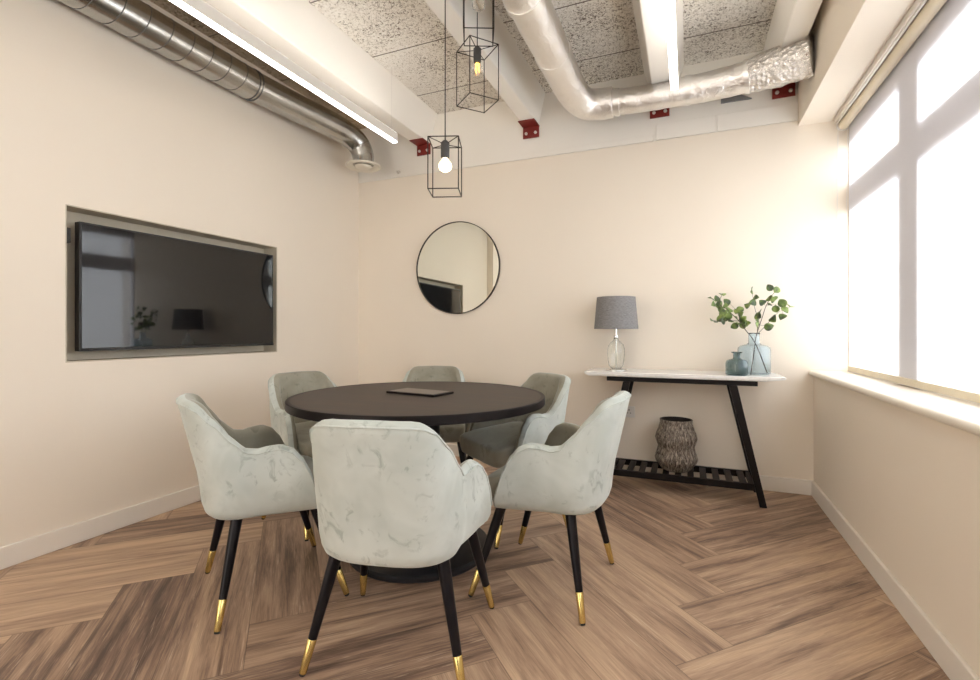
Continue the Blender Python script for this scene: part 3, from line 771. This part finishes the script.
def band(c, d, r_, w=.028):
    bm = bmesh.new(); d = Vector(d).normalized(); c = Vector(c)
    tube(bm, [c - d * w - off, c - d * w * .99 - off, c + d * w * .99 - off, c + d * w - off], [r_ - .006, r_, r_, r_ - .006], 48); link('tape_band', bm, M_tape, fd, smooth=.6)
for y in (1.2, 1.75, 2.3, 2.85): band((-.758, y, 2.787), (0, 1, 0), .111)
band((-.47, 3.54, 2.744), (1, 0, 0), .094, .018); band((.0, 3.53, 2.735), (1, 0, 0), .096, .018); band((.355, 3.481, 2.735), (1, -.2, 0), .104, .014)

# ------------------------------------------------------------------ brackets and odds on the band
def bracket(x, lab):
    b = empty('beam_bracket', (x, YB + .012, 2.793)); tag(b, lab, 'bracket', 'red steel brackets under the beam ends')
    bm = bmesh.new(); w = .069
    box(bm, -w, w, -.15, 0, -.008, -.0005); box(bm, -w, w, -.020, -.012, -.098, -.008); link('angle_plate', bm, M_red, b, bevel=.002)
    for sx_ in (-.04, .04):
        bm = bmesh.new(); lathe(bm, [(0, 0), (.013, 0), (.013, .008), (.007, .010), (.007, .018), (0, .018)], 6)
        bmesh.ops.rotate(bm, verts=bm.verts, cent=(0, 0, 0), matrix=Matrix.Rotation(PI / 2, 3, 'X')); bmesh.ops.translate(bm, verts=bm.verts, vec=(sx_, -.020, -.060)); link('bolt', bm, M_bolt, b)
bracket(-2.215, 'red steel angle bracket under the beam end nearest the left wall')
bracket(-1.198, 'red steel angle bracket under the beam end left of the foil duct bend')
bracket(-.195, 'red steel angle bracket just below the foil duct near the overhead light')
bracket(.605, 'red steel angle bracket below the foil duct end beside the window header')
bm = bmesh.new(); p0, p1, p2 = at_plane_y(721, 88, YB - .004), at_plane_y(721, 103, YB - .004), at_plane_y(752, 98, YB - .004)
prism(bm, [(p0.x, p0.z), (p1.x, p1.z), (p2.x, p2.z)], 'y', YB - .006, YB + .013)  # dark grey sheet standing in for the gap above the plaster
o = link('gap_wedge', bm, M_gapgrey); tag(o, 'small dark grey wedge standing in for a gap under the foil duct', 'gap patch')
bm = bmesh.new(); lathe(bm, [(0, 0), (.018, 0), (.018, .006), (.010, .030), (0, .030)], 20); bmesh.ops.rotate(bm, verts=bm.verts, cent=(0, 0, 0), matrix=Matrix.Rotation(PI / 2, 3, 'X'))
o = link('wall_fixing', bm, M_bolt, None, smooth=.6, loc=tuple(at_plane_y(399, 173, YB + .012) + Vector((0, 0, .005)))); tag(o, 'small metal fixing on the white band between the duct outlet and lowest pendant', 'fixing')

# ------------------------------------------------------------------ light: overcast sky, brighter on the window side
w = bpy.data.worlds.new('sky'); sc.world = w; w.use_nodes = True; t = w.node_tree; t.nodes.clear()
tc = t.nodes.new('ShaderNodeTexCoord'); sp_ = t.nodes.new('ShaderNodeSeparateXYZ'); mr_ = t.nodes.new('ShaderNodeMapRange'); mr_.interpolation_type = 'SMOOTHSTEP'
mr_.inputs['From Min'].default_value = .05; mr_.inputs['From Max'].default_value = .75; mr_.inputs['To Min'].default_value = 2.9; mr_.inputs['To Max'].default_value = 4.4
mc_ = t.nodes.new('ShaderNodeMix'); mc_.data_type = 'RGBA'; mc_.inputs[6].default_value = (1, .93, .84, 1); mc_.inputs[7].default_value = (.90, .95, 1, 1)
mf = t.nodes.new('ShaderNodeMapRange'); mf.inputs['From Min'].default_value = .05; mf.inputs['From Max'].default_value = .75
bg = t.nodes.new('ShaderNodeBackground'); ow = t.nodes.new('ShaderNodeOutputWorld')
t.links.new(tc.outputs['Generated'], sp_.inputs[0]); t.links.new(sp_.outputs[0], mr_.inputs['Value']); t.links.new(sp_.outputs[0], mf.inputs['Value'])
t.links.new(mf.outputs[0], mc_.inputs[0]); t.links.new(mc_.outputs[2], bg.inputs[0]); t.links.new(mr_.outputs[0], bg.inputs[1]); t.links.new(bg.outputs[0], ow.inputs[0])

vs_ = sc.view_settings; vs_.view_transform = 'Standard'; vs_.look = 'None'; vs_.gamma = 1.; vs_.exposure = 0.72; vs_.use_curve_mapping = False
sc.cycles.max_bounces = 10; sc.cycles.diffuse_bounces = 6; sc.cycles.glossy_bounces = 5; sc.cycles.transmission_bounces = 8; sc.cycles.transparent_max_bounces = 12
sc.cycles.use_denoising = True; sc.cycles.caustics_reflective = False; sc.cycles.caustics_refractive = False; sc.cycles.sample_clamp_indirect = 6.
